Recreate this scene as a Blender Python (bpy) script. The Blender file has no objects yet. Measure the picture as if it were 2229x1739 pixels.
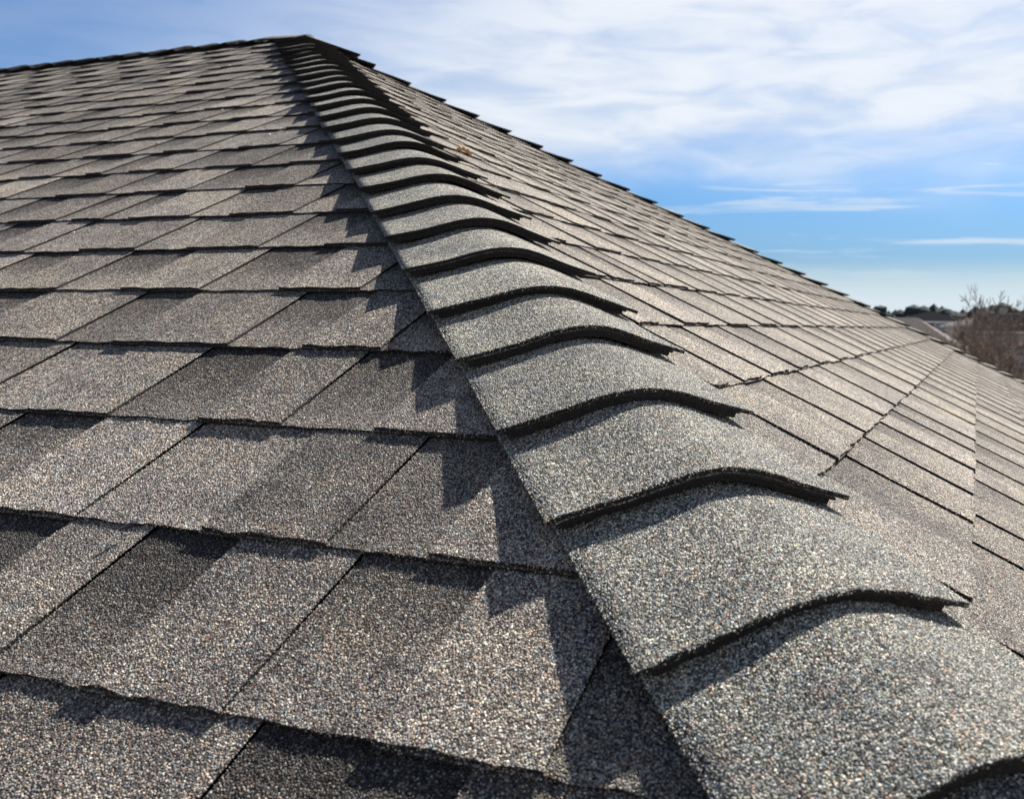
import bpy, bmesh, math, random
import numpy as np
from mathutils import Vector, Matrix

random.seed(7)
R = random.Random(11)
rad = math.radians
SC = bpy.context.scene
COL = SC.collection

# ------------------------------------------------------------------ camera
CAMC = np.array([2.6312235, -3.1326001, -1.1445021])
CR = np.array([0.9413232, 0.3372614, 0.0128615])
CU = np.array([-0.0443997, 0.0859667, 0.9953082])
CF = np.array([-0.3345734, 0.9374777, -0.0958968])
cd = bpy.data.cameras.new('camera')
cam = bpy.data.objects.new('camera', cd)
COL.objects.link(cam)
cam.matrix_world = Matrix(((CR[0], CU[0], -CF[0], CAMC[0]), (CR[1], CU[1], -CF[1], CAMC[1]),
                           (CR[2], CU[2], -CF[2], CAMC[2]), (0, 0, 0, 1)))
cd.sensor_width = 36
cd.lens = 1984.449 / 2229 * 36
cd.shift_x = -299.8 / 2229
cd.shift_y = 28.2 / 2229
cd.clip_start = 0.02
cd.clip_end = 9000
cd.dof.use_dof = True
cd.dof.focus_distance = 0.85
cd.dof.aperture_fstop = 15.0
SC.camera = cam
SC.view_settings.view_transform = 'Standard'
SC.view_settings.look = 'None'
SC.view_settings.gamma = 1
SC.view_settings.exposure = 1.38
SC.view_settings.use_curve_mapping = False

# ------------------------------------------------------------------ sun and sky
SUNV = Vector((0.16, 0.708, 0.665)).normalized()
sun_el = math.asin(SUNV.z)
sun_az = math.atan2(SUNV.x, SUNV.y)
sl = bpy.data.lights.new('sun', 'SUN')
sl.energy = 5.0
sl.angle = rad(0.55)
sl.color = (1.0, 0.95, 0.885)
so = bpy.data.objects.new('sun', sl)
COL.objects.link(so)
so.location = (10, 40, 40)
so.rotation_euler = SUNV.to_track_quat('Z', 'Y').to_euler()

W = bpy.data.worlds.new('World')
SC.world = W
W.use_nodes = True
NT = W.node_tree
for n in list(NT.nodes): NT.nodes.remove(n)


class G:
    """small node-graph helper"""
    def __init__(s, nt): s.nt = nt
    def n(s, t, **k):
        x = s.nt.nodes.new(t)
        for a, b in k.items(): setattr(x, a, b)
        return x
    def put(s, sock, v):
        if v is None: return
        if isinstance(v, bpy.types.NodeSocket): s.nt.links.new(v, sock)
        else: sock.default_value = v
    def math(s, op, a, b=None, c=None, clamp=False):
        x = s.n('ShaderNodeMath', operation=op, use_clamp=clamp)
        s.put(x.inputs[0], a); s.put(x.inputs[1], b)
        if c is not None: s.put(x.inputs[2], c)
        return x.outputs[0]
    def mr(s, v, a, b, c, d, smooth=True):
        x = s.n('ShaderNodeMapRange', interpolation_type='SMOOTHSTEP' if smooth else 'LINEAR')
        s.put(x.inputs[0], v)
        for i, q in enumerate((a, b, c, d)): x.inputs[i + 1].default_value = q
        return x.outputs[0]
    def mix(s, f, a, b, mode='MIX'):
        x = s.n('ShaderNodeMix', data_type='RGBA', blend_type=mode)
        s.put(x.inputs[0], f)
        for i, v in ((6, a), (7, b)):
            if isinstance(v, tuple) and len(v) == 3: v = v + (1,)
            s.put(x.inputs[i], v)
        return x.outputs[2]
    def noise(s, vec, sc, det=4, rough=.5, dist=0.0, lac=2.0):
        x = s.n('ShaderNodeTexNoise')
        s.put(x.inputs['Vector'], vec)
        x.inputs['Scale'].default_value = sc; x.inputs['Detail'].default_value = det
        x.inputs['Roughness'].default_value = rough; x.inputs['Distortion'].default_value = dist
        x.inputs['Lacunarity'].default_value = lac
        return x.outputs['Fac']
    def ramp(s, f, stops, interp='LINEAR'):
        x = s.n('ShaderNodeValToRGB')
        cr = x.color_ramp; cr.interpolation = interp
        while len(cr.elements) > 1: cr.elements.remove(cr.elements[-1])
        cr.elements[0].position = stops[0][0]; cr.elements[0].color = tuple(stops[0][1]) + (1,)
        for p, c in stops[1:]:
            e = cr.elements.new(p); e.color = tuple(c) + (1,)
        s.put(x.inputs[0], f)
        return x.outputs[0]


g = G(NT)
tc = g.n('ShaderNodeTexCoord')
sky = g.n('ShaderNodeTexSky', sky_type='NISHITA')
sky.sun_disc = False
sky.sun_elevation = sun_el
sky.sun_rotation = sun_az
sky.altitude = 200
sky.air_density = 1.0
sky.dust_density = 0.6
sky.ozone_density = 1.6
sx = g.n('ShaderNodeSeparateXYZ'); g.put(sx.inputs[0], tc.outputs['Generated'])
X, Y, Z = sx.outputs
az = g.math('ARCTAN2', X, Y)                       # 0 along +Y, negative to the west
el = g.math('ARCSINE', Z)
deg = lambda a: a * math.pi / 180
# cirrus: flattened streaks, warped by a slower field
cv = g.n('ShaderNodeCombineXYZ')
g.put(cv.inputs[0], g.math('MULTIPLY', az, 2.2)); g.put(cv.inputs[1], g.math('MULTIPLY', el, 9.0))
rot = g.n('ShaderNodeMapping'); g.put(rot.inputs[0], cv.outputs[0]); rot.inputs['Rotation'].default_value = (0, 0, rad(-7))
n1 = g.noise(rot.outputs[0], 1.3, 7, .50, .35)
n2 = g.noise(rot.outputs[0], 4.0, 6, .52, .6)
cvb = g.n('ShaderNodeCombineXYZ')
g.put(cvb.inputs[0], g.math('MULTIPLY', az, 2.6)); g.put(cvb.inputs[1], g.math('MULTIPLY', el, 34.0)); cvb.inputs[2].default_value = 4.2
n3 = g.noise(cvb.outputs[0], 2.0, 7, .55, .5)
# veil cover: thick high up, opening to blue in a band 4..9 degrees above the horizon
# its lower rim sinks from 11 degrees in the west to 8 degrees in the north
rim = g.math('ADD', el, g.math('MULTIPLY', g.math('SUBTRACT', n1, .5), .16))
cover = g.mr(rim, deg(6.5), deg(13.0), 0, 1)
west = g.mr(g.math('ADD', az, g.math('MULTIPLY', el, -.9)), deg(-66), deg(-38), 0.18, 1)
cover = g.math('MULTIPLY', cover, west)
cover = g.math('MULTIPLY', cover, g.mr(el, deg(22), deg(48), 1, .12))
dens = g.math('ADD', g.math('MULTIPLY', n1, .75), g.math('MULTIPLY', n2, .45))
veil = g.math('MULTIPLY', g.mr(dens, .40, .70, .62, 1), cover)
str_ = g.math('MULTIPLY', g.mr(n3, .50, .68, 0, .7), g.mr(el, deg(2.2), deg(5), 0, 1))
str_ = g.math('MULTIPLY', str_, g.mr(az, deg(-26), deg(-8), 0.05, 1))
cl = g.math('MAXIMUM', veil, str_)
hor = g.mr(el, deg(1.2), deg(4.6), .9, 0)
lum = g.mr(g.math('ADD', n2, g.math('MULTIPLY', el, .9)), .50, .85, .0, 1)
ccol = g.mix(lum, (7.2, 7.9, 8.8), (8.6, 9.0, 9.5))
tint = g.mix(1.0, sky.outputs[0], g.ramp(g.mr(el, 0, deg(20), 0, 1, False), [(0, (.50, .60, .72)), (.2, (.34, .53, .78)), (.45, (.42, .70, 1.02)), (1, (.50, .76, 1.08))]), 'MULTIPLY')
c1 = g.mix(g.math('MULTIPLY', cl, .93, clamp=True), tint, ccol)
c2 = g.mix(hor, c1, (6.9, 7.9, 8.7))
bg = g.n('ShaderNodeBackground'); g.put(bg.inputs[0], c2); bg.inputs[1].default_value = 0.05
dim = g.mix(1.0, c2, (.80, .80, .80), 'MULTIPLY'); g.put(bg.inputs[0], dim)
wo = g.n('ShaderNodeOutputWorld'); NT.links.new(bg.outputs[0], wo.inputs[0])

# ------------------------------------------------------------------ materials
def newmat(name):
    m = bpy.data.materials.new(name); m.use_nodes = True
    for n in list(m.node_tree.nodes): m.node_tree.nodes.remove(n)
    return m, G(m.node_tree)

def finish(m, gg, base, rough=.8, spec=.3, bump=None, dist=.001, strength=1.0, normal=None):
    p = gg.n('ShaderNodeBsdfPrincipled')
    gg.put(p.inputs['Base Color'], base if not (isinstance(base, tuple) and len(base) == 3) else base + (1,))
    gg.put(p.inputs['Roughness'], rough)
    gg.put(p.inputs['Specular IOR Level'], spec)
    if bump is not None:
        b = gg.n('ShaderNodeBump'); gg.put(b.inputs['Height'], bump)
        b.inputs['Distance'].default_value = dist; b.inputs['Strength'].default_value = strength
        gg.put(p.inputs['Normal'], b.outputs[0])
    o = gg.n('ShaderNodeOutputMaterial'); gg.nt.links.new(p.outputs[0], o.inputs[0])
    return m

PAL_FIELD = [(0, (.022, .021, .023)), (.13, (.05, .045, .046)), (.24, (.10, .082, .072)), (.35, (.16, .130, .115)),
             (.47, (.22, .188, .165)), (.55, (.19, .225, .25)), (.64, (.30, .275, .25)), (.76, (.42, .31, .225)),
             (.82, (.38, .375, .36)), (.90, (.30, .155, .105)), (.93, (.52, .47, .40)), (.97, (.68, .65, .58))]
PAL_CAP = [(0, (.022, .022, .021)), (.13, (.062, .060, .055)), (.25, (.131, .133, .116)), (.40, (.199, .201, .172)),
           (.53, (.165, .215, .245)), (.61, (.278, .278, .236)), (.74, (.376, .378, .325)), (.84, (.46, .365, .25)),
           (.89, (.50, .49, .45)), (.945, (.64, .60, .52)), (.98, (.38, .20, .13))]

GAIN = 1.30
def soften(pal, k=.26):
    m_ = [sum(c[1][i] for c in pal) / len(pal) for i in range(3)]
    return [(p, tuple(c[i] * (1 - k) + m_[i] * k * .9 for i in range(3))) for p, c in pal]
PAL_FIELD = [(p, (c[0] * .985, c[1] * .995, c[2] * .94)) for p, c in soften(PAL_FIELD, .12)]
PAL_CAP = soften(PAL_CAP, .10)

def granule_color(gg, rnd, palette, inst):
    at = gg.n('ShaderNodeAttribute', attribute_name='tone'); at.attribute_type = 'GEOMETRY'
    ad = gg.n('ShaderNodeAttribute', attribute_name='dark'); ad.attribute_type = at.attribute_type
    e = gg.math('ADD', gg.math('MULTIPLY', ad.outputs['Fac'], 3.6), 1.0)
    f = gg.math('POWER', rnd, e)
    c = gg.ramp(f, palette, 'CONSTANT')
    tco = gg.n('ShaderNodeTexCoord')
    bl = gg.noise(tco.outputs['Object'], 14, 6, .72)               # blotches in the granule blend
    c = gg.mix(1, c, gg.ramp(bl, [(.34, (.70, .69, .71)), (.5, (1, 1, 1)), (.66, (1.24, 1.20, 1.12))]), 'MULTIPLY')
    b2 = gg.noise(tco.outputs['Object'], 2.6, 4, .6)               # weathering across the roof
    c = gg.mix(1, c, gg.ramp(b2, [(.35, (.90, .90, .92)), (.65, (1.09, 1.07, 1.03))]), 'MULTIPLY')
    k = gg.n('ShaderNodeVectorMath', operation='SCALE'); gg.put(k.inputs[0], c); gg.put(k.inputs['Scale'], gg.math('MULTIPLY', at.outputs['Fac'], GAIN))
    return k.outputs[0]

def granule_inst_mat(name, palette):
    m, gg = newmat(name)
    r = gg.n('ShaderNodeAttribute', attribute_name='rnd'); r.attribute_type = 'GEOMETRY'
    c = granule_color(gg, r.outputs['Fac'], palette, True)
    return finish(m, gg, c, .6, .38)

def granule_sheet_mat(name, palette, gain):
    """mineral-surfaced sheet: every Voronoi cell is one granule set in black asphalt"""
    m, gg = newmat(name)
    t = gg.n('ShaderNodeTexCoord')
    v = gg.n('ShaderNodeTexVoronoi'); gg.put(v.inputs['Vector'], t.outputs['Object']); v.inputs['Scale'].default_value = 720
    sep = gg.n('ShaderNodeSeparateColor'); gg.put(sep.inputs[0], v.outputs['Color'])
    c = granule_color(gg, sep.outputs[0], palette, False)
    gap = gg.mr(v.outputs['Distance'], .42, .72, gain, .22)
    k = gg.n('ShaderNodeVectorMath', operation='SCALE'); gg.put(k.inputs[0], c); gg.put(k.inputs['Scale'], gap)
    hgt = gg.mr(v.outputs['Distance'], .0, .7, 1, 0)
    return finish(m, gg, k.outputs[0], .92, .12, hgt, .0005, 1.0)

M_FG = granule_inst_mat('field_granule', PAL_FIELD)
M_CG = granule_inst_mat('cap_granule', PAL_CAP)
M_F = granule_sheet_mat('field_sheet', PAL_FIELD, 1.0)
M_C = granule_sheet_mat('cap_sheet', PAL_CAP, 1.0)

m, gg = newmat('asphalt')
t = gg.n('ShaderNodeTexCoord')
n = gg.noise(t.outputs['Object'], 420, 3, .7)
n5 = gg.noise(t.outputs['Object'], 900, 2, .7)
c = gg.ramp(n5, [(0, (.010, .010, .011)), (.60, (.016, .015, .016)), (.66, (.09, .085, .08)), (.70, (.014, .014, .014))])
M_A = finish(m, gg, c, .75, .2, n, .0015, 1.0)

# ------------------------------------------------------------------ roof frames
T1, T2 = 0.4978266, 0.5093668
K1, K2 = math.hypot(1, T1), math.hypot(1, T2)
GROUND = -8.2
EAVE = 5.0                     # slope length, ridge to eave

def V(*a): return np.array(a, float)

class Frame:
    """roof slope: u sideways, D down the slope from the ridge, n off the surface"""
    def __init__(s, eu, ed, en, hipA, hipB): s.eu, s.ed, s.en, s.hipA, s.hipB = eu, ed, en, hipA, hipB
    def P(s, u, D, n): return s.eu * u + s.ed * D + s.en * n

RL = 4.4                       # ridge length
fl = Frame(V(1, 0, 0), V(0, -1, -T1) / K1, V(0, -T1, 1) / K1,
           lambda D: -RL - D / K1 * T1 / T2, lambda D: D / K1 * T1 / T2)
fr = Frame(V(0, 1, 0), V(1, 0, -T2) / K2, V(T2, 0, 1) / K2,
           lambda D: -D / K2 * T2 / T1, lambda D: D / K2 * T2 / T1)

def vnoise(u, v, s):
    return (math.sin(u * 7.3 * s + 1.7 * math.sin(v * 5.1 * s) + s) + math.sin(v * 9.7 * s + 2.1 * math.sin(u * 4.3 * s) + 2 * s)
            + .5 * math.sin((u + v) * 19 * s)) / 2.5

def meshobj(name, verts, faces, mats, fm=None, parent=None, attrs=None, smooth=False):
    me = bpy.data.meshes.new(name)
    me.from_pydata([tuple(map(float, v)) for v in verts], [], faces)
    for m_ in mats: me.materials.append(m_)
    if fm: me.polygons.foreach_set('material_index', fm)
    if attrs:
        for an, (dom, ty, vals) in attrs.items():
            a = me.attributes.new(an, ty, dom)
            a.data.foreach_set('value', vals)
    if smooth: me.polygons.foreach_set('use_smooth', [True] * len(me.polygons))
    me.update()
    o = bpy.data.objects.new(name, me); COL.objects.link(o)
    if parent is not None: o.parent = parent
    return o

def empty(name, label, cat, loc=(0, 0, 0), group=None):
    o = bpy.data.objects.new(name, None); COL.objects.link(o)
    o.empty_display_size = .2; o.location = loc
    o['label'] = label; o['category'] = cat
    if group: o['group'] = group
    return o

def tag(o, label, cat, group=None, kind=None):
    if label: o['label'] = label
    if cat: o['category'] = cat
    if group: o['group'] = group
    if kind: o['kind'] = kind
    return o

# ------------------------------------------------------------------ granule scatter (geometry nodes)
def granule_tree(name, mat):
    nt = bpy.data.node_groups.new(name, 'GeometryNodeTree')
    nt.interface.new_socket('Geometry', in_out='INPUT', socket_type='NodeSocketGeometry')
    nt.interface.new_socket('Geometry', in_out='OUTPUT', socket_type='NodeSocketGeometry')
    N = nt.nodes.new; L = nt.links.new
    gi = N('NodeGroupInput'); go = N('NodeGroupOutput')
    na = N('GeometryNodeInputNamedAttribute'); na.data_type = 'FLOAT'; na.inputs[0].default_value = 'dens'
    mu = N('ShaderNodeMath'); mu.operation = 'MULTIPLY'; mu.inputs[1].default_value = 1.0
    L(na.outputs[0], mu.inputs[0])
    dp = N('GeometryNodeDistributePointsOnFaces'); dp.distribute_method = 'POISSON'
    dp.inputs['Distance Min'].default_value = .00098
    dp.inputs['Density Max'].default_value = 620000
    L(gi.outputs[0], dp.inputs['Mesh']); L(mu.outputs[0], dp.inputs['Density Factor'])
    ico = N('GeometryNodeMeshUVSphere'); ico.inputs['Radius'].default_value = 1.0; ico.inputs['Segments'].default_value = 4; ico.inputs['Rings'].default_value = 2
    sm = N('GeometryNodeSetMaterial'); sm.inputs['Material'].default_value = mat; L(ico.outputs[0], sm.inputs[0])
    ip = N('GeometryNodeInstanceOnPoints'); L(dp.outputs['Points'], ip.inputs['Points']); L(sm.outputs[0], ip.inputs['Instance'])
    rv = N('FunctionNodeRandomValue'); rv.data_type = 'FLOAT_VECTOR'
    rv.inputs[0].default_value = (0, 0, 0); rv.inputs[1].default_value = (6.28, 6.28, 6.28); rv.inputs['Seed'].default_value = 1
    L(rv.outputs[0], ip.inputs['Rotation'])
    rs = N('FunctionNodeRandomValue'); rs.data_type = 'FLOAT_VECTOR'
    rs.inputs[0].default_value = (.00052, .00048, .00046); rs.inputs[1].default_value = (.00108, .00095, .00080); rs.inputs['Seed'].default_value = 2
    L(rs.outputs[0], ip.inputs['Scale'])
    rc = N('FunctionNodeRandomValue'); rc.data_type = 'FLOAT'; rc.inputs[2].default_value = 0; rc.inputs[3].default_value = 1; rc.inputs['Seed'].default_value = 3
    st = N('GeometryNodeStoreNamedAttribute'); st.data_type = 'FLOAT'; st.domain = 'INSTANCE'; st.inputs['Name'].default_value = 'rnd'
    L(ip.outputs[0], st.inputs['Geometry']); L(rc.outputs[1], st.inputs['Value'])
    ri = N('GeometryNodeRealizeInstances'); L(st.outputs[0], ri.inputs[0])
    ss = N('GeometryNodeSetShadeSmooth'); L(ri.outputs[0], ss.inputs[0])
    jg = N('GeometryNodeJoinGeometry'); L(gi.outputs[0], jg.inputs[0]); L(ss.outputs[0], jg.inputs[0])
    L(jg.outputs[0], go.inputs[0])
    return nt

GN_F = granule_tree('field_granules', M_FG)
GN_C = granule_tree('cap_granules', M_CG)
SCATTERED = [0]

def density(P):
    d = float(np.linalg.norm(np.asarray(P) - CAMC))
    v = np.asarray(P) - CAMC
    z = v @ CF
    if z < 0.05: return 0.0
    f = 1984.449; x = 1114.5 + 299.8 + f * (v @ CR) / z; y = 869.5 + 28.2 - f * (v @ CU) / z
    if x < -60 or x > 2300 or y > 1830 or y < 0: return 0.0
    t = (1.10 - d) / .25
    return max(0.0, min(1.0, t))

def scatter(o, gn, dens):
    if max(dens) <= 0.01: return
    md = o.modifiers.new('granules', 'NODES'); md.node_group = gn
    SCATTERED[0] += 1

# ------------------------------------------------------------------ house shell
house = empty('house', 'house with a hipped roof of grey brown laminated asphalt shingles and raised hip caps', 'house', (0, 0, GROUND))
def local(P): return np.asarray(P) - V(0, 0, GROUND)

def part(name, verts, faces, mats, fm=None, parent=None, attrs=None, smooth=False):
    par = parent if parent is not None else house
    # house sits on the ground: child meshes are stored relative to it, parts of slopes too
    return meshobj(name, [local(v) for v in verts], faces, mats, fm, par, attrs, smooth)

hx = EAVE / K2; zx = -hx * T2
hy = EAVE / K1; zy = -hy * T1
ze = min(zx, zy)
eL = EAVE
Dl = EAVE; Dr = EAVE
cA = V(hx, -hx * T2 / T1, -hx * T2); cB = V(hx, hx * T2 / T1, -hx * T2)
cC = V(-RL - hx, hx * T2 / T1, -hx * T2); cD = V(-RL - hx, -hx * T2 / T1, -hx * T2)
apx = V(0, 0, 0); apw = V(-RL, 0, 0)

m, gg = newmat('roof_underlayment')
t = gg.n('ShaderNodeTexCoord')
M_DECK = finish(m, gg, gg.ramp(gg.noise(t.outputs['Object'], 8, 5, .6), [(.3, (.020, .020, .021)), (.7, (.035, .034, .034))]), .8, .2)

def slope_sheet(name, pts, nrm, off=-.004, th=.02):
    a = [p + nrm * off for p in pts]; b = [p + nrm * (off - th) for p in pts]
    k = len(pts)
    fs = [tuple(range(k)), tuple(reversed(range(k, 2 * k)))] + [(i, i + k, (i + 1) % k + k, (i + 1) % k) for i in range(k)]
    return part(name, a + b, fs, [M_DECK])
s_left = slope_sheet('roof_slope', [apx, apw, cD, cA], fl.en)
s_left['label'] = 'long roof slope under the level ridge'
s_right = slope_sheet('roof_slope', [apx, cA, cB], fr.en)
s_right['label'] = 'triangular hip end of the roof'

# ------------------------------------------------------------------ shingles
E = 0.143
S0L = 0.2097942
S0R = 2.1043672 - 14 * 0.1416785
ER = 0.1416785
# raised tooth spans read along each course, metres sideways
RAISED_L = {12: [(.70, .795), (.893, .935), (1.01, 1.127), (1.209, 1.323), (1.41, 9)],
            13: [(.70, .836), (.97, 1.098), (1.173, 1.295), (1.425, 1.533)],
            14: [(1.02, 1.134), (1.175, 1.244), (1.30, 1.432), (1.512, 1.636)],
            15: [(.93, 1.05), (1.127, 1.228), (1.346, 1.457), (1.558, 1.688), (1.799, 9)],
            16: [(.95, 1.04), (1.13, 1.258), (1.353, 1.460), (1.578, 1.711), (1.834, 1.952)],
            17: [(1.10, 1.24), (1.449, 1.627), (1.715, 1.879), (1.976, 2.073)],
            18: [(1.30, 1.41), (1.54, 1.655), (1.752, 1.859), (1.965, 2.060), (2.158, 9)],
            19: [(1.64, 1.75), (1.856, 1.974), (2.100, 2.212), (2.295, 9)],
            20: [(1.75, 1.86), (1.97, 2.054), (2.137, 2.243), (2.344, 2.442)],
            21: [(1.96, 2.07), (2.164, 2.271), (2.403, 2.52)]}
RAISED_R = {14 + 2: [(-2.03, -1.917), (-1.897, -1.81), (-1.737, -1.675), (-1.66, -1.53), (-1.466, -1.337), (-1.265, -1.134), (-1.06, -.94), (-.87, -.75)],
            14 + 3: [(-2.133, -2.058), (-1.943, -1.825), (-1.712, -1.586), (-1.475, -1.35), (-1.286, -1.13), (-1.04, -.937)],
            14 + 4: [(-2.246, -2.184), (-2.12, -2.028), (-1.965, -1.86), (-1.777, -1.70), (-1.58, -1.48), (-1.345, -1.22)],
            14 + 5: [(-2.250, -2.12), (-2.016, -1.9), (-1.79, -1.68), (-1.59, -1.46), (-1.335, -1.2)],
            14 + 6: [(-2.466, -2.33), (-2.19, -2.09), (-2.025, -1.92), (-1.835, -1.72), (-1.637, -1.55), (-1.48, -1.35), (-1.225, -1.1)],
            14 + 7: [(-2.512, -2.38), (-2.256, -2.15), (-2.114, -2.0), (-1.88, -1.77), (-1.69, -1.58)]}

def intervals(table, k, lo, hi, rr):
    """alternating (u0, u1, raised) along a course"""
    known = sorted(table.get(k, []))
    out = []
    if known:
        a = known[0][0]
        pre = []
        u = a
        while u > lo:
            lw = rr.uniform(.075, .135); rw = rr.uniform(.09, .15)
            pre.append((u - lw - rw, u - lw)); u -= lw + rw
        rs = pre[::-1] + [(x, min(y, hi + .05)) for x, y in known]
        u = rs[-1][1]
        while u < hi:
            lw = rr.uniform(.075, .135); rw = rr.uniform(.09, .15)
            rs.append((u + lw, u + lw + rw)); u += lw + rw
    else:
        rs = []; u = lo - rr.uniform(0, .2)
        while u < hi:
            lw = rr.uniform(.075, .135) if rr.random() > .07 else .004
            rw = rr.uniform(.09, .155)
            rs.append((u + lw, u + lw + rw)); u += lw + rw
    last = lo
    for x, y in rs:
        if x > last + .001: out.append((last, x, False))
        out.append((max(x, lo), y, True)); last = y
    if last < hi: out.append((last, hi, False))
    return [q for q in out if q[1] > lo and q[0] < hi and q[1] - q[0] > .003]

def grid_prism(P, us, rows, top, bot, mats_idx):
    """closed slab: rows run from butt (first) up the slope; us gives per-row column positions"""
    nr, nc = len(rows), len(us[0])
    vt = [P(us[i][j], rows[i], top(us[i][j], i, j)) for i in range(nr) for j in range(nc)]
    vb = [P(us[i][j], rows[i], bot(us[i][j], i, j)) for i in range(nr) for j in range(nc)]
    n = nr * nc
    fs = []; fm = []
    for i in range(nr - 1):
        for j in range(nc - 1):
            a = i * nc + j
            fs.append((a, a + 1, a + nc + 1, a + nc)); fm.append(mats_idx[0])
    for j in range(nc - 1):                                        # butt face
        fs.append((j, j + n, j + 1 + n, j + 1)); fm.append(mats_idx[1])
    for i in range(nr - 1):
        a = i * nc; fs.append((a + nc, a + nc + n, a + n, a)); fm.append(mats_idx[1])
        a = i * nc + nc - 1; fs.append((a, a + n, a + nc + n, a + nc)); fm.append(mats_idx[1])
    return vt + vb, fs, fm

def flipfix(verts, faces, en):
    """make the first face point off the roof"""
    a, b, c = (np.array(verts[faces[0][k]]) for k in (0, 1, 2))
    if np.cross(b - a, c - a) @ en < 0: return [tuple(reversed(f)) for f in faces]
    return faces

def shingle_data(fr_, u0, u1, Db, raised, key, detail, sl=0.0, tone=None, dark=None):
    slope1 = fr_ is fr
    rr = random.Random(key)
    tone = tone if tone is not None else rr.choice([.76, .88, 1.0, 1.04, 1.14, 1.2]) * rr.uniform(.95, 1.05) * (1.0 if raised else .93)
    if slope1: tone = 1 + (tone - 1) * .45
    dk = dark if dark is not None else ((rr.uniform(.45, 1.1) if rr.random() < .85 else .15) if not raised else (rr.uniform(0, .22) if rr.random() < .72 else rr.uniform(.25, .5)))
    if slope1: dk *= .5
    lift = rr.uniform(-.0003, .0006)
    dj = rr.uniform(-.0012, .0012)
    if raised: hb, hh = .0080 + lift, .0028
    else: hb, hh = .0050 + lift * .4, .0009
    rows = [Db + dj, Db + dj - .006, Db - E * .35, Db - E * .62, Db - E * .86, Db - E - .004, Db - E - .05] if detail else [Db + dj, Db - E * .5, Db - E - .004, Db - E - .04]
    nc = (9 if raised else 8) if detail else 2
    rows = [max(D, .03 + .002 * (9 - i)) for i, D in enumerate(rows)]
    us = []
    for i, D in enumerate(rows):
        f = i / (len(rows) - 1)
        a = u0 + (sl * f if raised else 0); b = u1 - (sl * f if raised else 0)
        ha, hbb = fr_.hipA(D) + .03, fr_.hipB(D) - .03
        if ha > hbb: ha = hbb = (ha + hbb) / 2
        us.append([min(max(a + (b - a) * j / (nc - 1), ha), hbb) for j in range(nc)])
    def top(u, i, j):
        f = min(1.0, (Db - rows[i]) / E)
        w = vnoise(u, rows[i], 1.0) * .0005 + vnoise(u, rows[i], 2.3) * .0004
        return hb + (hh - hb) * f + w + (.0004 * math.sin(j * 2.1 + key) if i == 0 else 0)
    def bot(u, i, j): return (.0024 if not raised else .0050) - .0016 * min(1.0, (Db - rows[i]) / E) + vnoise(u, rows[i], 1.0) * .0005
    D0 = rows[0]
    def Pj(u, D, n):
        if detail and D == D0: D += .0008 * math.sin(u * 310 + key) + .0009 * math.sin(u * 97 + key * 2) + .0006 * math.sin(u * 611 + key)
        return fr_.P(u, D, n)
    v, f, m_ = grid_prism(Pj, us, rows, top, bot, (0, 1))
    f = flipfix(v, f, fr_.en)
    ntop = len(rows) * nc
    tn = []; dn = []
    for i, D in enumerate(rows):
        fr2 = max(0.0, min(1.0, (Db - D) / E))
        for j in range(nc):
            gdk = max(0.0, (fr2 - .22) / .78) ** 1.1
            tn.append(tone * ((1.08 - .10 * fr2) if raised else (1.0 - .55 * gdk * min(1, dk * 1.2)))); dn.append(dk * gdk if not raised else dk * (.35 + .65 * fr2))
    tn = tn * 2; dn = dn * 2
    if raised:                                                     # the shim layer the tooth is glued to
        off = rr.uniform(.0008, .0022)
        rows2 = [Db + dj + off, Db + dj - .012]
        us2 = [[us[0][0] + .0002, us[0][-1] - .0002]] * 2
        if detail:
            us2 = [[us[0][0] + (us[0][-1] - us[0][0]) * j / 4 for j in range(5)]] * 2
        v2, f2, m2 = grid_prism(fr_.P, us2, rows2, lambda u, i, j: .0047 + lift * .4, lambda u, i, j: .0024, (0, 1))
        f2 = flipfix(v2, f2, fr_.en)
        k = len(v); v += v2; f += [tuple(x + k for x in q) for q in f2]; m_ += m2
        tn += [tone * .9] * len(v2); dn += [.5] * len(v2)
    return v, f, m_, tn, dn

def screen(P):
    v = np.asarray(P) - CAMC; z = v @ CF
    if z < .1: return None
    f = 1984.449
    return (1414.3 + f * (v @ CR) / z, 897.7 - f * (v @ CU) / z)

PIECES = []
def course_pieces(fr_, s0, e, k, table, slope):
    D = s0 + e * k
    lo, hi = fr_.hipA(D) + .03, fr_.hipB(D) - .03
    if D > EAVE + .02 or hi - lo < .05: return
    rr = random.Random(1000 * slope + k)
    for idx, (a, b, raised) in enumerate(intervals(table, k, lo, hi, rr)):
        q = [screen(fr_.P(a, D, .005)), screen(fr_.P(b, D, .005)), screen(fr_.P(b, D - E, .005)), screen(fr_.P(a, D - E, .005))]
        area = 0; near = 0
        if all(q):
            qc = [(min(max(x, -20), 2249), min(max(y, -20), 1759)) for x, y in q]
            area = abs(sum(qc[i][0] * qc[(i + 1) % 4][1] - qc[(i + 1) % 4][0] * qc[i][1] for i in range(4))) / 2
            if slope == 0 and min(x for x, y in q) > 1500: area = 0
            # never seen: behind the near hip
        PIECES.append([area, fr_, a, b, D, raised, 100000 * slope + 500 * k + idx, slope])

for k in range(-1, 36): course_pieces(fl, S0L, E, k, RAISED_L, 0)
for k in range(-1, 36): course_pieces(fr, S0R, ER, k, RAISED_R, 1)

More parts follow.
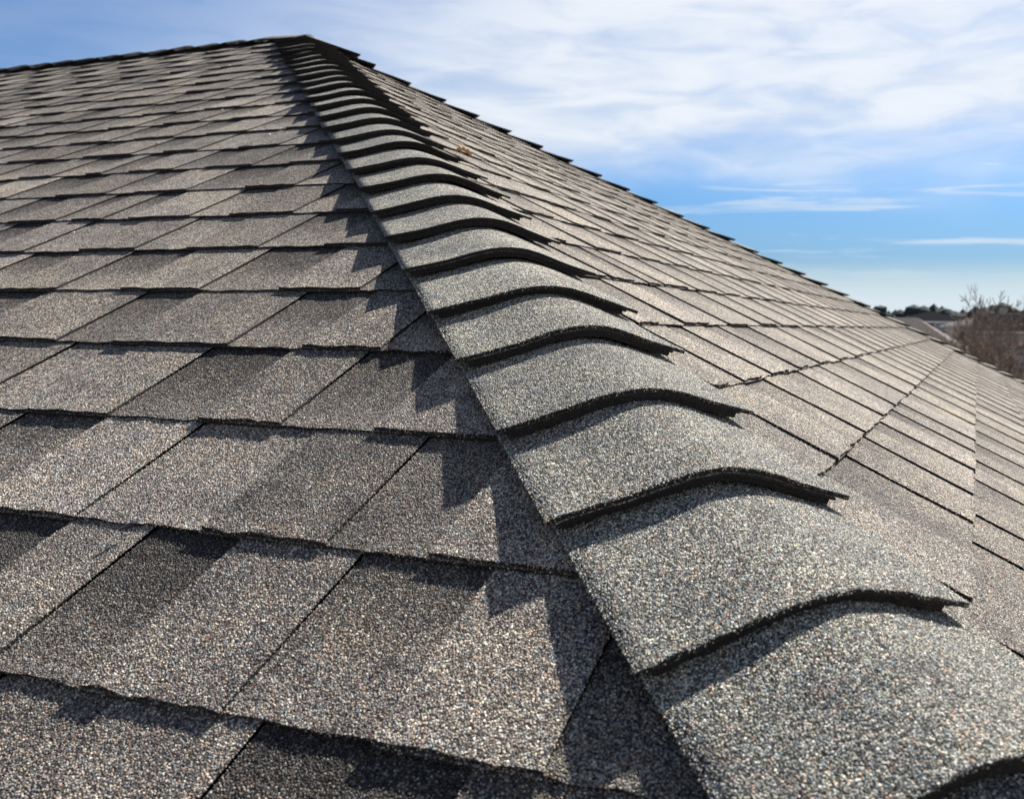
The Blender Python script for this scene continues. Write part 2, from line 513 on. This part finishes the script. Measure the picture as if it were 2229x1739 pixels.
PIECES.sort(key=lambda q: -q[0])
field_v = {0: [], 1: []}; buf = {s: [[], [], [], [], []] for s in (0, 1)}
OVR = {}
for i, (area, fr_, a, b, D, raised, key, slope) in enumerate(PIECES):
    single = i < 298 and area > 0
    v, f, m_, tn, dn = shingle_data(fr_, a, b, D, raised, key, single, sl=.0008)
    par = (s_left, s_right)[slope]
    if single:
        dens = [density(p) for p in v]
        nt_ = len(v)
        # granules only on top faces: vertices that belong to no top face get zero density
        topv = set(x for q, mi in zip(f, m_) if mi == 0 for x in q)
        dens = [dd if x in topv else 0.0 for x, dd in enumerate(dens)]
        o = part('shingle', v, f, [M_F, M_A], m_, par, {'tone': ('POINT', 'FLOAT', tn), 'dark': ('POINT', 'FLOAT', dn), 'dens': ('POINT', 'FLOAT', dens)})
        scatter(o, GN_F, dens)
    else:
        B = buf[slope]; k0 = len(B[0])
        B[0] += v; B[1] += [tuple(x + k0 for x in q) for q in f]; B[2] += m_; B[3] += tn; B[4] += dn
for slope in (0, 1):
    B = buf[slope]
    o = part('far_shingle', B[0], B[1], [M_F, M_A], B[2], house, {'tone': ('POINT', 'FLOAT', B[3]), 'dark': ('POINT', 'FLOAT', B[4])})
    o['kind'] = 'stuff'

# back slopes, never seen from the front: stepped courses, one sheet each
def back_slope(P, halfw, nrm):
    vs = []; fs = []
    k = 0; D = .2
    while D < EAVE:
        a, b = halfw(D); a2, b2 = halfw(max(0, D - E))
        n0 = len(vs)
        vs += [P(a, D, .006), P(b, D, .006), P(b2, D - E, .001), P(a2, D - E, .001), P(a, D, -.001), P(b, D, -.001)]
        fs += [(n0, n0 + 1, n0 + 2, n0 + 3), (n0, n0 + 4, n0 + 5, n0 + 1)]
        D += E
    o = part('roof_slope', vs, flipfix(vs, fs, nrm), [M_F], None, house,
             {'tone': ('POINT', 'FLOAT', [1.0] * len(vs)), 'dark': ('POINT', 'FLOAT', [.1] * len(vs))})
    o['label'] = 'rear slope of the roof'
fb = Frame(V(1, 0, 0), V(0, 1, -T1) / K1, V(0, T1, 1) / K1, fl.hipA, fl.hipB)
fw = Frame(V(0, 1, 0), V(-1, 0, -T2) / K2, V(-T2, 0, 1) / K2, fr.hipA, fr.hipB)
back_slope(fb.P, lambda D: (fb.hipA(D), fb.hipB(D)), fb.en)
back_slope(lambda u, D, n: fw.P(u, D, n) + V(-RL, 0, 0), lambda D: (fw.hipA(D), fw.hipB(D)), fw.en)

# ------------------------------------------------------------------ ridge and hip caps
def unit(v): return v / np.linalg.norm(v)
def softplus(x, r):
    y = x / r
    return r * (math.log1p(math.exp(-abs(y))) + max(y, 0))

class Hip:
    def __init__(s, O, h, n1, n2, side):
        s.O, s.h = O, unit(h)
        s.p1 = unit(np.cross(n1, s.h)); s.p2 = unit(np.cross(n2, s.h))
        if s.p1 @ side < 0: s.p1 = -s.p1
        if s.p2 @ side > 0: s.p2 = -s.p2
        s.n1, s.n2 = n1, n2
    def P(s, t, S, hgt, r=.037):
        a1, a2 = softplus(-t, r), softplus(t, r)
        w = 1 / (1 + math.exp(-t / r))
        nn = unit(s.n1 * (1 - w) + s.n2 * w)
        corr = .0095 * math.exp(-(t / (1.6 * r)) ** 2)              # the bend keeps clear of the boards beneath
        return s.O + s.h * S + s.p1 * a1 + s.p2 * a2 + nn * (hgt + corr)

NEAR = Hip(apx, V(T1 / T2, -1, -T1), fl.en, fr.en, V(-1, -1, 0))
FAR = Hip(apx, V(T1 / T2, 1, -T1), fr.en, fb.en, V(1, -1, 0))
RIDGE = Hip(apx, V(1, 0, 0), fl.en, fb.en, V(0, -1, 0))
WNEAR = Hip(apw, V(-T1 / T2, -1, -T1), fw.en, fl.en, V(-1, -1, 0))

def cap_data(hp, S, w1, w2, key, nt=17, detail=True, Hb=.0240, Hh=.0112, e=.1417, skew=0.0, lay=True, wing=.0025):
    rr = random.Random(key)
    tone = rr.uniform(.92, 1.08)
    Hb = Hb + rr.uniform(-.001, .0012)
    ts = [(-1 + 2 * j / (nt - 1)) for j in range(nt)]
    ts = [math.copysign(abs(x) ** 1.15, x) for x in ts]
    rows = [0, .004, .03, .07, .11, e, e + .045] if detail else [0, .07, e, e + .03]
    wob = [rr.uniform(-.0012, .0012) for _ in range(nt)]
    ph = rr.uniform(0, 6)
    def tt(x, i, in1=0, in2=0):
        tap = .004 * min(1, rows[i] / e)
        return x * (w1 - in1 - tap) if x < 0 else x * (w2 - in2 - tap)
    curl = rr.uniform(.5, 1.3)
    def H(s, x):
        wv = .0007 * math.sin(4 * x + ph) + .0005 * math.sin(40 * s + ph)
        dip = wing * curl * max(0, abs(x) - .55) / .45 * (max(0, 1 - s / e) if wing > 0 else .45)                 # wings settle toward the roof
        return Hb + (Hh - Hb) * min(1.25, s / e) + wv + dip
    V_ = []; F_ = []; M_ = []; TN = []; DN = []; TOP = []
    def slab(in1, in2, rowsS, ht, hb_):
        k0 = len(V_); nrw = len(rowsS)
        for lay_, hh in ((0, ht), (1, hb_)):
            for i, s in enumerate(rowsS):
                for j, x in enumerate(ts):
                    s2 = s + (wob[j] if i == 0 else 0) - skew * x * (1 if i < 2 else .3)
                    t_ = x * (w1 - in1 - .004 * min(1, s / e)) if x < 0 else x * (w2 - in2 - .004 * min(1, s / e))
                    V_.append(hp.P(t_, S - s2, hh(s, x)))
                    TN.append(tone); DN.append(.08 + .30 * max(0, (s / e - .75)) * 2); TOP.append(lay_ == 0)
        n = nrw * nt
        for i in range(nrw - 1):
            for j in range(nt - 1):
                a = k0 + i * nt + j
                F_.append((a, a + 1, a + nt + 1, a + nt)); M_.append(0)
                F_.append((a + n, a + n + nt, a + n + nt + 1, a + n + 1)); M_.append(1)
        for j in range(nt - 1):
            a = k0 + j; F_.append((a, a + n, a + 1 + n, a + 1)); M_.append(1)
        for i in range(nrw - 1):
            a = k0 + i * nt; F_.append((a + nt, a + nt + n, a + n, a)); M_.append(1)
            a = k0 + i * nt + nt - 1; F_.append((a, a + n, a + nt + n, a + nt)); M_.append(1)
    slab(0, 0, rows, H, lambda s, x: H(s, x) - .0034)
    if lay:
        ri = rr.uniform(-.0025, .003)
        rows2 = [ri, .03, .08, e - .02]
        slab(.006, .013, rows2, lambda s, x: H(s, x) - .0038, lambda s, x: H(s, x) - .0062)
        slab(.010, .016, [ri + rr.uniform(.000, .003), .03, .08, e - .03], lambda s, x: H(s, x) - .0066, lambda s, x: H(s, x) - .0112)
    ref = unit(hp.n1 + hp.n2)
    a, b, c = (V_[F_[0][k]] for k in (0, 1, 2))
    if np.cross(b - a, c - a) @ ref < 0: F_ = [tuple(reversed(q)) for q in F_]
    return V_, F_, M_, TN, DN

def make_cap(hp, S, w1, w2, key, **kw):
    v, f, m_, tn, dn = cap_data(hp, S, w1, w2, key, **kw)
    nt = kw.get('nt', 17); rows = 7 if kw.get('detail', True) else 4
    ntop = nt * rows
    dens = [density(p) if i < ntop else 0.0 for i, p in enumerate(v)]
    # beneath the next cap nothing shows
    for i in range((rows - 1) * nt, ntop): dens[i] = 0.0
    o = part('ridge_cap', v, f, [M_C, M_A], m_, house, {'tone': ('POINT', 'FLOAT', tn), 'dark': ('POINT', 'FLOAT', dn), 'dens': ('POINT', 'FLOAT', dens)}, smooth=False)
    # smooth only the granule face
    me = o.data
    me.polygons.foreach_set('use_smooth', [mi == 0 for mi in m_])
    scatter(o, GN_C, dens)
    return o

SM = [3.894, 3.753, 3.613, 3.4685, 3.342, 3.200, 3.060, 2.920]
SK = [-.004, .004, -.004, -.005, 0, .003, .001, 0]
Ss = [SM[0] - .012 + .1417 * j for j in range(9, 0, -1)]
for i, S in enumerate(Ss): make_cap(NEAR, S, .122, .121, 50 + i, detail=True)
for i, S in enumerate(SM): make_cap(NEAR, S, .1245 + .001 * SK[i] / .004, .105, 70 + i, detail=True, nt=25, skew=SK[i])
for i in range(8, 27):
    make_cap(NEAR, 3.9180 - .14167 * i + random.uniform(-.004, .004), .1235 + random.uniform(-.003, .003), .108 + random.uniform(-.004, .004), 90 + i, detail=True,
             Hb=.0250, Hh=.0120)
i = 0
while .4361 + .1528 * i < 6.2:
    make_cap(FAR, .4361 + .1528 * i, .118, .118, 200 + i, detail=False, nt=11, e=.1528, Hb=.0215, Hh=.0110, wing=.009); i += 1
i = 0
while .1512 + .1403 * i < RL:
    make_cap(RIDGE, -(.1512 + .1403 * i), .122, .122, 300 + i, detail=False, nt=11, e=.1403, Hb=.0225 + random.uniform(-.001, .003)); i += 1
i = 0
while .3 + .1417 * i < 6.2:
    make_cap(WNEAR, .3 + .1417 * i, .12, .12, 400 + i, detail=False, nt=9); i += 1
# the closing caps folded over the apex
make_cap(RIDGE, .035, .11, .11, 501, detail=False, nt=11, Hb=.016, Hh=.022)
make_cap(FAR, .283, .118, .118, 504, detail=False, nt=11, e=.15, Hb=.0215, Hh=.0110, wing=.009)
make_cap(FAR, .215, .112, .14, 502, detail=False, nt=11, e=.18, Hb=.038, Hh=.018, wing=.008)

# ------------------------------------------------------------------ walls, fascia, gutter, windows of the house itself
def flat(name, col, rough=.7, nscale=0, var=.15, spec=.12):
    m, gg = newmat(name)
    if nscale:
        t = gg.n('ShaderNodeTexCoord')
        f = gg.noise(t.outputs['Object'], nscale, 5, .6)
        a = tuple(c * (1 - var) for c in col); b = tuple(c * (1 + var) for c in col)
        base = gg.ramp(f, [(.3, a), (.7, b)])
    else: base = col
    return finish(m, gg, base, rough, spec)

M_WALL = flat('render_wall', (.42, .37, .30), .85, 3)
M_TRIM = flat('white_trim', (.75, .74, .71), .5, 2, .05)
M_GLASS = flat('window_glass', (.03, .04, .05), .08, 0, 0, .6)

def boxdata(x0, x1, y0, y1, z0, z1):
    v = [V(x, y, z) for z in (z0, z1) for y in (y0, y1) for x in (x0, x1)]
    f = [(0, 2, 3, 1), (4, 5, 7, 6), (0, 1, 5, 4), (2, 6, 7, 3), (0, 4, 6, 2), (1, 3, 7, 5)]
    return v, f
ov = .45
hw_y = hx * T2 / T1
zt = -hx * T2 - .05
for (x0, x1, y0, y1) in ((-RL - hx + ov, hx - ov, -hw_y + ov, -hw_y + ov + .2), (-RL - hx + ov, hx - ov, hw_y - ov - .2, hw_y - ov),
                         (hx - ov - .2, hx - ov, -hw_y + ov + .2, hw_y - ov - .2), (-RL - hx + ov, -RL - hx + ov + .2, -hw_y + ov + .2, hw_y - ov - .2)):
    v, f = boxdata(x0, x1, y0, y1, GROUND, zt + .14); part('wall', v, f, [M_WALL])
v, f = boxdata(-RL - hx + .03, hx - .03, -hw_y + .03, hw_y - .03, zt - .06, zt - .02); part('soffit', v, f, [M_TRIM])
for (x0, x1, y0, y1) in ((-RL - hx, hx, -hw_y - .12, -hw_y - .002), (-RL - hx, hx, hw_y + .002, hw_y + .12), (hx + .002, hx + .12, -hw_y, hw_y), (-RL - hx - .12, -RL - hx - .002, -hw_y, hw_y)):
    v, f = boxdata(x0, x1, y0, y1, zt - .10, zt + .01); part('gutter', v, f, [M_TRIM])
for zz in (GROUND + 1.0, GROUND + 3.8):
    for yy in (-1.8, 1.6):
        v, f = boxdata(hx - ov - .03, hx - ov + .03, yy - .6, yy + .6, zz, zz + 1.3); wf = part('window', v, f, [M_TRIM])
        v, f = boxdata(hx - ov + .031, hx - ov + .04, yy - .52, yy + .52, zz + .08, zz + 1.22); part('pane', v, f, [M_GLASS], parent=wf)
    for xx in (-6, -3, 0.4):
        v, f = boxdata(xx - .6, xx + .6, -hw_y + ov - .03, -hw_y + ov + .03, zz, zz + 1.3); wf = part('window', v, f, [M_TRIM])
        v, f = boxdata(xx - .52, xx + .52, -hw_y + ov - .04, -hw_y + ov - .031, zz + .08, zz + 1.22); part('pane', v, f, [M_GLASS], parent=wf)

# ------------------------------------------------------------------ small litter on the roof
M_LEAF = flat('dry_leaf', (.50, .31, .15), .8, 60, .25)
def blob(name, P0, ax, ay, az_, mat, r, seed, lab, cat):
    rr = random.Random(seed)
    bm = bmesh.new(); bmesh.ops.create_icosphere(bm, subdivisions=2, radius=1)
    for q in bm.verts: q.co *= rr.uniform(.75, 1.15)
    M3 = Matrix([[ax[i] * r[0], ay[i] * r[1], az_[i] * r[2]] for i in range(3)])
    for q in bm.verts: q.co = M3 @ q.co
    me = bpy.data.meshes.new(name); bm.to_mesh(me); bm.free(); me.materials.append(mat)
    o = bpy.data.objects.new(name, me); COL.objects.link(o); o.location = tuple(P0)
    return tag(o, lab, cat)
# curled leaf: a cupped, toothed sheet with thickness
lv = []; lf = []
NN = 9
for i in range(NN):
    for j in range(5):
        a = i / (NN - 1); w = .011 * math.sin(math.pi * min(1, a * .96 + .03)) * (1 + .25 * math.sin(i * 2.6)); b = (j / 4 - .5) * 2
        u = (a - .5) * .036; vv = b * w; nn = .007 * b * b + .006 * math.sin(a * 3) + .003
        lv.append(fr.eu * (u * .75 - vv * .6) + fr.ed * (u * .6 + vv * .8) + fr.en * nn)
for i in range(NN - 1):
    for j in range(4):
        a = i * 5 + j; lf.append((a, a + 1, a + 6, a + 5))
leaf = meshobj('dry_leaf', lv, lf, [M_LEAF]); leaf.location = (1.5575, -1.3571, -.7815)
sd = leaf.modifiers.new('thickness', 'SOLIDIFY'); sd.thickness = .0012
tag(leaf, 'orange brown dry leaf lying on the roof beside the ridge caps', 'leaf')
M_TWIG = flat('twig_bark', (.05, .045, .05), .8, 90)
blob('twig', (2.0405, -2.6322, -1.2985), (-.35, -.85, -.38), (.93, -.33, -.1), (0, -.44, .9), M_TWIG, (.007, .0022, .002), 3,
     'short dark twig stub caught on a shingle edge low on the left slope', 'twig')
M_CHIP = flat('pale_chip', (.72, .72, .70), .6, 0)
M_PINK = flat('pink_chip', (.72, .5, .45), .6, 0)
chips = [((1.1772, -1.5180, -.7480), M_CHIP, 'white chip on the long slope, right beside the cap shadow', .004),
         ((1.2510, -2.0423, -1.0085), M_CHIP, 'white chip on the long slope, halfway down at the left frame edge', .0028),
         ((.7838, -1.2448, -.6115), M_CHIP, 'white chip high on the long slope, below the peak', .0035),
         ((.1632, -.5716, -.2762), M_CHIP, 'white chip just under the ridge, nearest to the peak', .005),
         ((.8625, -1.5200, -.7495), M_PINK, 'pinkish chip on the long slope among brown shingles', .004)]
for i, (P0, mt, lab, r) in enumerate(chips):
    blob('stone_chip', P0, fl.eu, fl.ed, fl.en, mt, (r, r * .8, r * .5), 20 + i, lab, 'stone chip')

# ------------------------------------------------------------------ ground
m, gg = newmat('winter_ground')
t = gg.n('ShaderNodeTexCoord')
a = gg.noise(t.outputs['Object'], .05, 6, .6); b = gg.noise(t.outputs['Object'], 1.2, 5, .65)
c = gg.ramp(a, [(.3, (.20, .15, .085)), (.5, (.26, .20, .12)), (.7, (.12, .12, .06))])
c = gg.mix(.5, c, gg.ramp(b, [(.3, (.10, .08, .05)), (.7, (.30, .24, .15))]))
M_GND = finish(m, gg, c, .95, .1)
gnd = meshobj('ground', [(-3000, -3000, GROUND - .01), (3000, -3000, GROUND - .01), (3000, 3000, GROUND - .01), (-3000, 3000, GROUND - .01)], [(0, 1, 2, 3)], [M_GND])
gnd['kind'] = 'structure'
M_ROAD = flat('road_asphalt', (.055, .055, .058), .9, 2)
M_CONC = flat('pavement_concrete', (.33, .32, .30), .9, 2)
rd = meshobj('road', [(-200, 34, GROUND - .004), (200, 34, GROUND - .004), (200, 42, GROUND - .004), (-200, 42, GROUND - .004)], [(0, 1, 2, 3)], [M_ROAD]); rd['kind'] = 'structure'
for y0, y1 in ((31.5, 33.2), (42.8, 44.5)):
    v, f = boxdata(-200, 200, y0, y1, GROUND - .3, GROUND + .1)
    pv = meshobj('pavement', v, f, [M_CONC]); pv['kind'] = 'structure'

# ------------------------------------------------------------------ neighbourhood
M_ROOFB = flat('brown_shingle_roof', (.11, .092, .085), .95, 5, .2)
M_ROOFD = flat('dark_shingle_roof', (.018, .018, .02), 1.0, 4, .25, 0.0)
M_ROOFG = flat('grey_shingle_roof', (.08, .08, .085), .95, 4, .2)
M_ROOFR = flat('reddish_roof', (.15, .08, .06), .95, 4, .2)
M_ROOFW = flat('pale_metal_roof', (.55, .58, .62), .5, 1, .05)

def prism_obj(name, v, f, mat, parent=None): return meshobj(name, v, f, [mat], None, parent)

def bhouse(name, label, cx, cy, w, d, hw, hr, yaw, mwall, mroof, style='hip', storeys=2, chimney=False, group=None):
    """simple dwelling; front faces -Y before yaw"""
    root = empty(name, label, 'house', (cx, cy, GROUND), group); root.rotation_euler.z = yaw
    v, f = boxdata(-w / 2, w / 2, -d / 2, d / 2, 0, hw); prism_obj('wall', v, f, mwall, root)
    o_ = .5
    X1, Y1 = w / 2 + o_, d / 2 + o_; z0 = hw + .02
    if style == 'hip':
        rl = max(0.2, w / 2 - d / 2)
        v = [V(-X1, -Y1, z0), V(X1, -Y1, z0), V(X1, Y1, z0), V(-X1, Y1, z0), V(-rl, 0, hw + hr), V(rl, 0, hw + hr)]
        f = [(0, 1, 5, 4), (1, 2, 5), (2, 3, 4, 5), (3, 0, 4), (3, 2, 1, 0)]
    else:
        v = [V(-X1, -Y1, z0), V(X1, -Y1, z0), V(X1, Y1, z0), V(-X1, Y1, z0), V(-X1, 0, hw + hr), V(X1, 0, hw + hr)]
        f = [(0, 1, 5, 4), (1, 2, 5), (2, 3, 4, 5), (3, 0, 4), (3, 2, 1, 0)]
    rf = prism_obj('roof', v, f, mroof, root)
    v, f = boxdata(-X1, X1, -Y1 - .02, -Y1 + .05, hw - .18, hw + .015); prism_obj('fascia', v, f, M_TRIM, root)
    if chimney:
        v, f = boxdata(w * .18, w * .18 + .9, -.4, .4, hw + hr * .3, hw + hr + .9); prism_obj('chimney', v, f, M_WALL, rf)
    rr = random.Random(int(cx * 7 + cy))
    for s in range(storeys):
        z = 1.0 + s * 2.8; nwin = max(2, int(w / 2.6))
        for q in range(nwin):
            x = -w / 2 + (q + .5) * w / nwin
            if s == 0 and q == nwin // 2:
                v, f = boxdata(x - .5, x + .5, -d / 2 - .05, -d / 2 + .02, .05, 2.15)
                dr = prism_obj('door', v, f, M_ROOFD, root)
                v, f = boxdata(x + .33, x + .39, -d / 2 - .1, -d / 2 - .051, 1.0, 1.1); prism_obj('handle', v, f, M_ROOFW, dr)
                continue
            v, f = boxdata(x - .55, x + .55, -d / 2 - .05, -d / 2 + .02, z, z + 1.35)
            wn = prism_obj('window', v, f, M_TRIM, root)
            v, f = boxdata(x - .47, x + .47, -d / 2 - .06, -d / 2 - .051, z + .08, z + 1.27)
            prism_obj('pane', v, f, M_GLASS, wn)
    return root

M_WG = flat('blue_grey_siding', (.33, .38, .44), .8, 1, .06)
M_WW = flat('off_white_siding', (.55, .56, .56), .8, 1, .05)
M_WT = flat('tan_brick', (.36, .27, .19), .9, 3, .12)
M_WGR = flat('grey_siding', (.30, .31, .32), .8, 1, .06)
az_ = lambda deg_, dist: (CAMC[0] + dist * math.sin(rad(deg_)), CAMC[1] + dist * math.cos(rad(deg_)))
def place(a, dist): return az_(a, dist)

x, y = place(-6.3, 46); bhouse('neighbour_house', 'house with a low brown shingle roof just past the hip edge, wall hidden', x, y, 11, 6.4, 5.2, 2.35, rad(-3), M_WT, M_ROOFB, 'hip')
x, y = place(-2.65, 125); bhouse('neighbour_house', 'blue grey two storey house under a very dark roof on the skyline', x, y, 9.6, 9, 7.9, 1.3, rad(2), M_WG, M_ROOFD, 'hip', storeys=3)
x, y = place(-5.0, 128); bhouse('neighbour_house', 'house with a pale metal roof at the left end of the skyline', x, y, 7.5, 8, 6.4, 1.7, rad(-5), M_WGR, M_ROOFW, 'gable')
x, y = place(.4, 118); bhouse('neighbour_house', 'off white house behind the crown of the bare tree', x, y, 8.5, 9, 7.4, 1.3, rad(-3), M_WW, M_ROOFB, 'hip', chimney=True)
x, y = place(2.6, 112); bhouse('neighbour_house', 'grey sided house with grey roof at the right frame edge', x, y, 10, 8, 6.8, 1.9, rad(6), M_WGR, M_ROOFD, 'gable')
x, y = place(2.3, 66); bhouse('neighbour_house', 'tan brick bungalow with a grey roof below the bare tree', x, y, 11, 9, 3.2, 2.1, rad(3), M_WT, M_ROOFG, 'hip', storeys=1)
x, y = place(1.6, 92); bhouse('neighbour_house', 'bungalow with a reddish roof seen between the tree branches', x, y, 12, 9, 3.6, 2.3, rad(0), M_WT, M_ROOFR, 'hip', storeys=1)
x, y = place(7.5, 75); bhouse('neighbour_house', 'white house with a dark roof right of the bare tree', x, y, 12, 9, 5.6, 2.6, rad(-12), M_WW, M_ROOFD, 'hip')

# ------------------------------------------------------------------ bare trees and shrubs
def tube(vs, fs, p, q, r0, r1, sides):
    r0 = max(r0, RMIN[0]); r1 = max(r1, RMIN[0] * .8)
    d = (q - p); L = d.length
    if L < 1e-6: return
    d /= L
    a = d.orthogonal().normalized(); b = d.cross(a)
    k = len(vs)
    for c_, r in ((p, r0), (q, r1)):
        for i in range(sides):
            an = 2 * math.pi * i / sides
            vs.append(tuple(c_ + a * (math.cos(an) * r) + b * (math.sin(an) * r)))
    for i in range(sides):
        j = (i + 1) % sides
        fs.append((k + i, k + j, k + sides + j, k + sides + i))

dense_ = .55
def grow(big, small, p, d, L, r, lvl, maxl, rr, up, spread):
    steps = 3 if lvl < 3 else 2
    rc = r
    for s in range(steps):
        dn = (d + Vector((rr.gauss(0, .10), rr.gauss(0, .10), rr.gauss(0, .07) + up * .10))).normalized()
        q = p + dn * (L / steps)
        r2 = rc * (.86 if lvl < maxl else .6)
        tgt = big if lvl < 3 else small
        tube(tgt[0], tgt[1], p, q, rc, r2, 7 if lvl < 2 else (5 if lvl < 4 else 3))
        p, d, rc = q, dn, r2
        if lvl < maxl and lvl > 0 and rr.random() < dense_:
            sd = (d + Vector((rr.gauss(0, 1), rr.gauss(0, 1), rr.gauss(0, .5))) * spread).normalized()
            grow(big, small, p, sd, L * rr.uniform(.5, .7), rc * .55, lvl + 1, maxl, rr, up, spread)
    if lvl < maxl:
        for _ in range(3 if lvl < 4 else 2):
            sd = (d + Vector((rr.gauss(0, 1), rr.gauss(0, 1), rr.gauss(0, .6) + up * .4)) * spread).normalized()
            grow(big, small, p, sd, L * rr.uniform(.62, .82), rc * .72, lvl + 1, maxl, rr, up, spread)

RMIN = [.008]
M_BARK = flat('grey_bark', (.11, .095, .085), .95, 6, .3)
M_TWG = flat('grey_twigs', (.13, .105, .09), .95, 6, .2)
M_RED = flat('reddish_twigs', (.19, .105, .075), .95, 6, .25)

def bare_tree(name, label, cat, x, y, H, seed, maxl=6, r=.22, spread=.62, up=.5, mb=None, mt=None, stems=1, z0=0, lean=(0, 0), group=None, wide=1.0):
    rr = random.Random(seed)
    root = empty(name, label, cat, (x, y, GROUND), group)
    big = ([], []); small = ([], [])
    for s in range(stems):
        d = Vector((rr.gauss(0, .35 if stems > 1 else .05) + lean[0], rr.gauss(0, .35 if stems > 1 else .05) + lean[1], 1)).normalized()
        p = Vector((rr.gauss(0, .15), rr.gauss(0, .15), -.1)) if stems > 1 else Vector((0, 0, -.1))
        grow(big, small, p, d, H * .30, r, 0, maxl, rr, up, spread)
    zs_ = sorted(v[2] for v in small[0] + big[0]); mz = zs_[int(len(zs_) * .985)]
    k = H / mz
    for dat, nm, mt_ in ((big, 'trunk', mb or M_BARK), (small, 'crown', mt or M_TWG)):
        if dat[0]:
            meshobj(nm, [(a * k * wide, b * k * wide, c * k) for a, b, c in dat[0]], dat[1], [mt_], None, root, smooth=True)
    return root

dense_ = .55; RMIN[0] = .009
x, y = place(2.3, 25); bare_tree('bare_tree', 'tall bare tree standing above the other branches at the right frame edge', 'tree', x, y, 7.45, 4, 7, .24, .70, .36, wide=.66)
dense_ = .55; RMIN[0] = .008
x, y = place(4.2, 31); bare_tree('bare_tree', 'second bare tree just beyond the right frame edge', 'tree', x, y, 7.9, 8, 6, .2, .55, .6, wide=.6)
for i, (a, dd, H, sd_, lab) in enumerate([(-1.0, 34, 6.45, 21, 'reddish brown bare shrub at the left foot of the bare tree, nearest the roof edge'),
                                          (.05, 38, 6.35, 22, 'tall reddish bare shrub in the middle of the shrub row'),
                                          (-.1, 29, 5.9, 23, 'low reddish shrub in front of the shrub row')]):
    x, y = place(a, dd); bare_tree('bare_shrub', lab, 'shrub', x, y, H, sd_, 5, .06, .6, .55, M_RED, M_RED, stems=5, wide=.5, group='bare reddish shrubs')
for i, (a, dd, H, sd_, lab) in enumerate([(-.3, 80, 8.3, 31, 'distant bare tree in front of the off white house'),
                                          (1.2, 72, 8.1, 32, 'distant bare tree between the two bungalows'),
                                          (3.0, 70, 8.6, 33, 'distant bare tree beyond the right frame edge')]):
    x, y = place(a, dd); bare_tree('bare_tree', lab, 'tree', x, y, H, sd_, 6, .16, .6, .5, wide=.55)

# far wood on the skyline: many small leafless crowns read as one dark band
m, gg = newmat('far_wood')
t = gg.n('ShaderNodeTexCoord')
M_WOOD = finish(m, gg, gg.ramp(gg.noise(t.outputs['Object'], .3, 5, .7), [(.3, (.020, .034, .034)), (.7, (.050, .062, .055))]), .95, .1)
rr = random.Random(5)
tv = []; tf = []
ico = bmesh.new(); bmesh.ops.create_icosphere(ico, subdivisions=1, radius=1)
iv = [v.co.copy() for v in ico.verts]; ifc = [tuple(v.index for v in f.verts) for f in ico.faces]; ico.free()
for i in range(2600):
    a = rr.uniform(-62, 50); dd = rr.uniform(290, 420)
    x, y = place(a, dd)
    H = rr.uniform(12.2, 14.4) + 1.0 * math.sin(a * 1.7) + .8 * math.sin(a * 5.1)
    for q in range(3):
        r = rr.uniform(2.0, 3.6); zc = GROUND + H - r * rr.uniform(.7, 1.6) - q * 2.4
        ox, oy = rr.gauss(0, 2.2), rr.gauss(0, 2.2)
        k = len(tv)
        tv += [(x + ox + v.x * r * rr.uniform(.7, 1.3), y + oy + v.y * r, zc + v.z * r * rr.uniform(.7, 1.2)) for v in iv]
        tf += [tuple(j + k for j in f) for f in ifc]
wood = meshobj('far_wood', tv, tf, [M_WOOD]); wood['kind'] = 'stuff'
wood['label'] = 'dark wooded band along the horizon'; wood['category'] = 'woodland'
print('scattered objects', SCATTERED[0], 'pieces', len(PIECES))
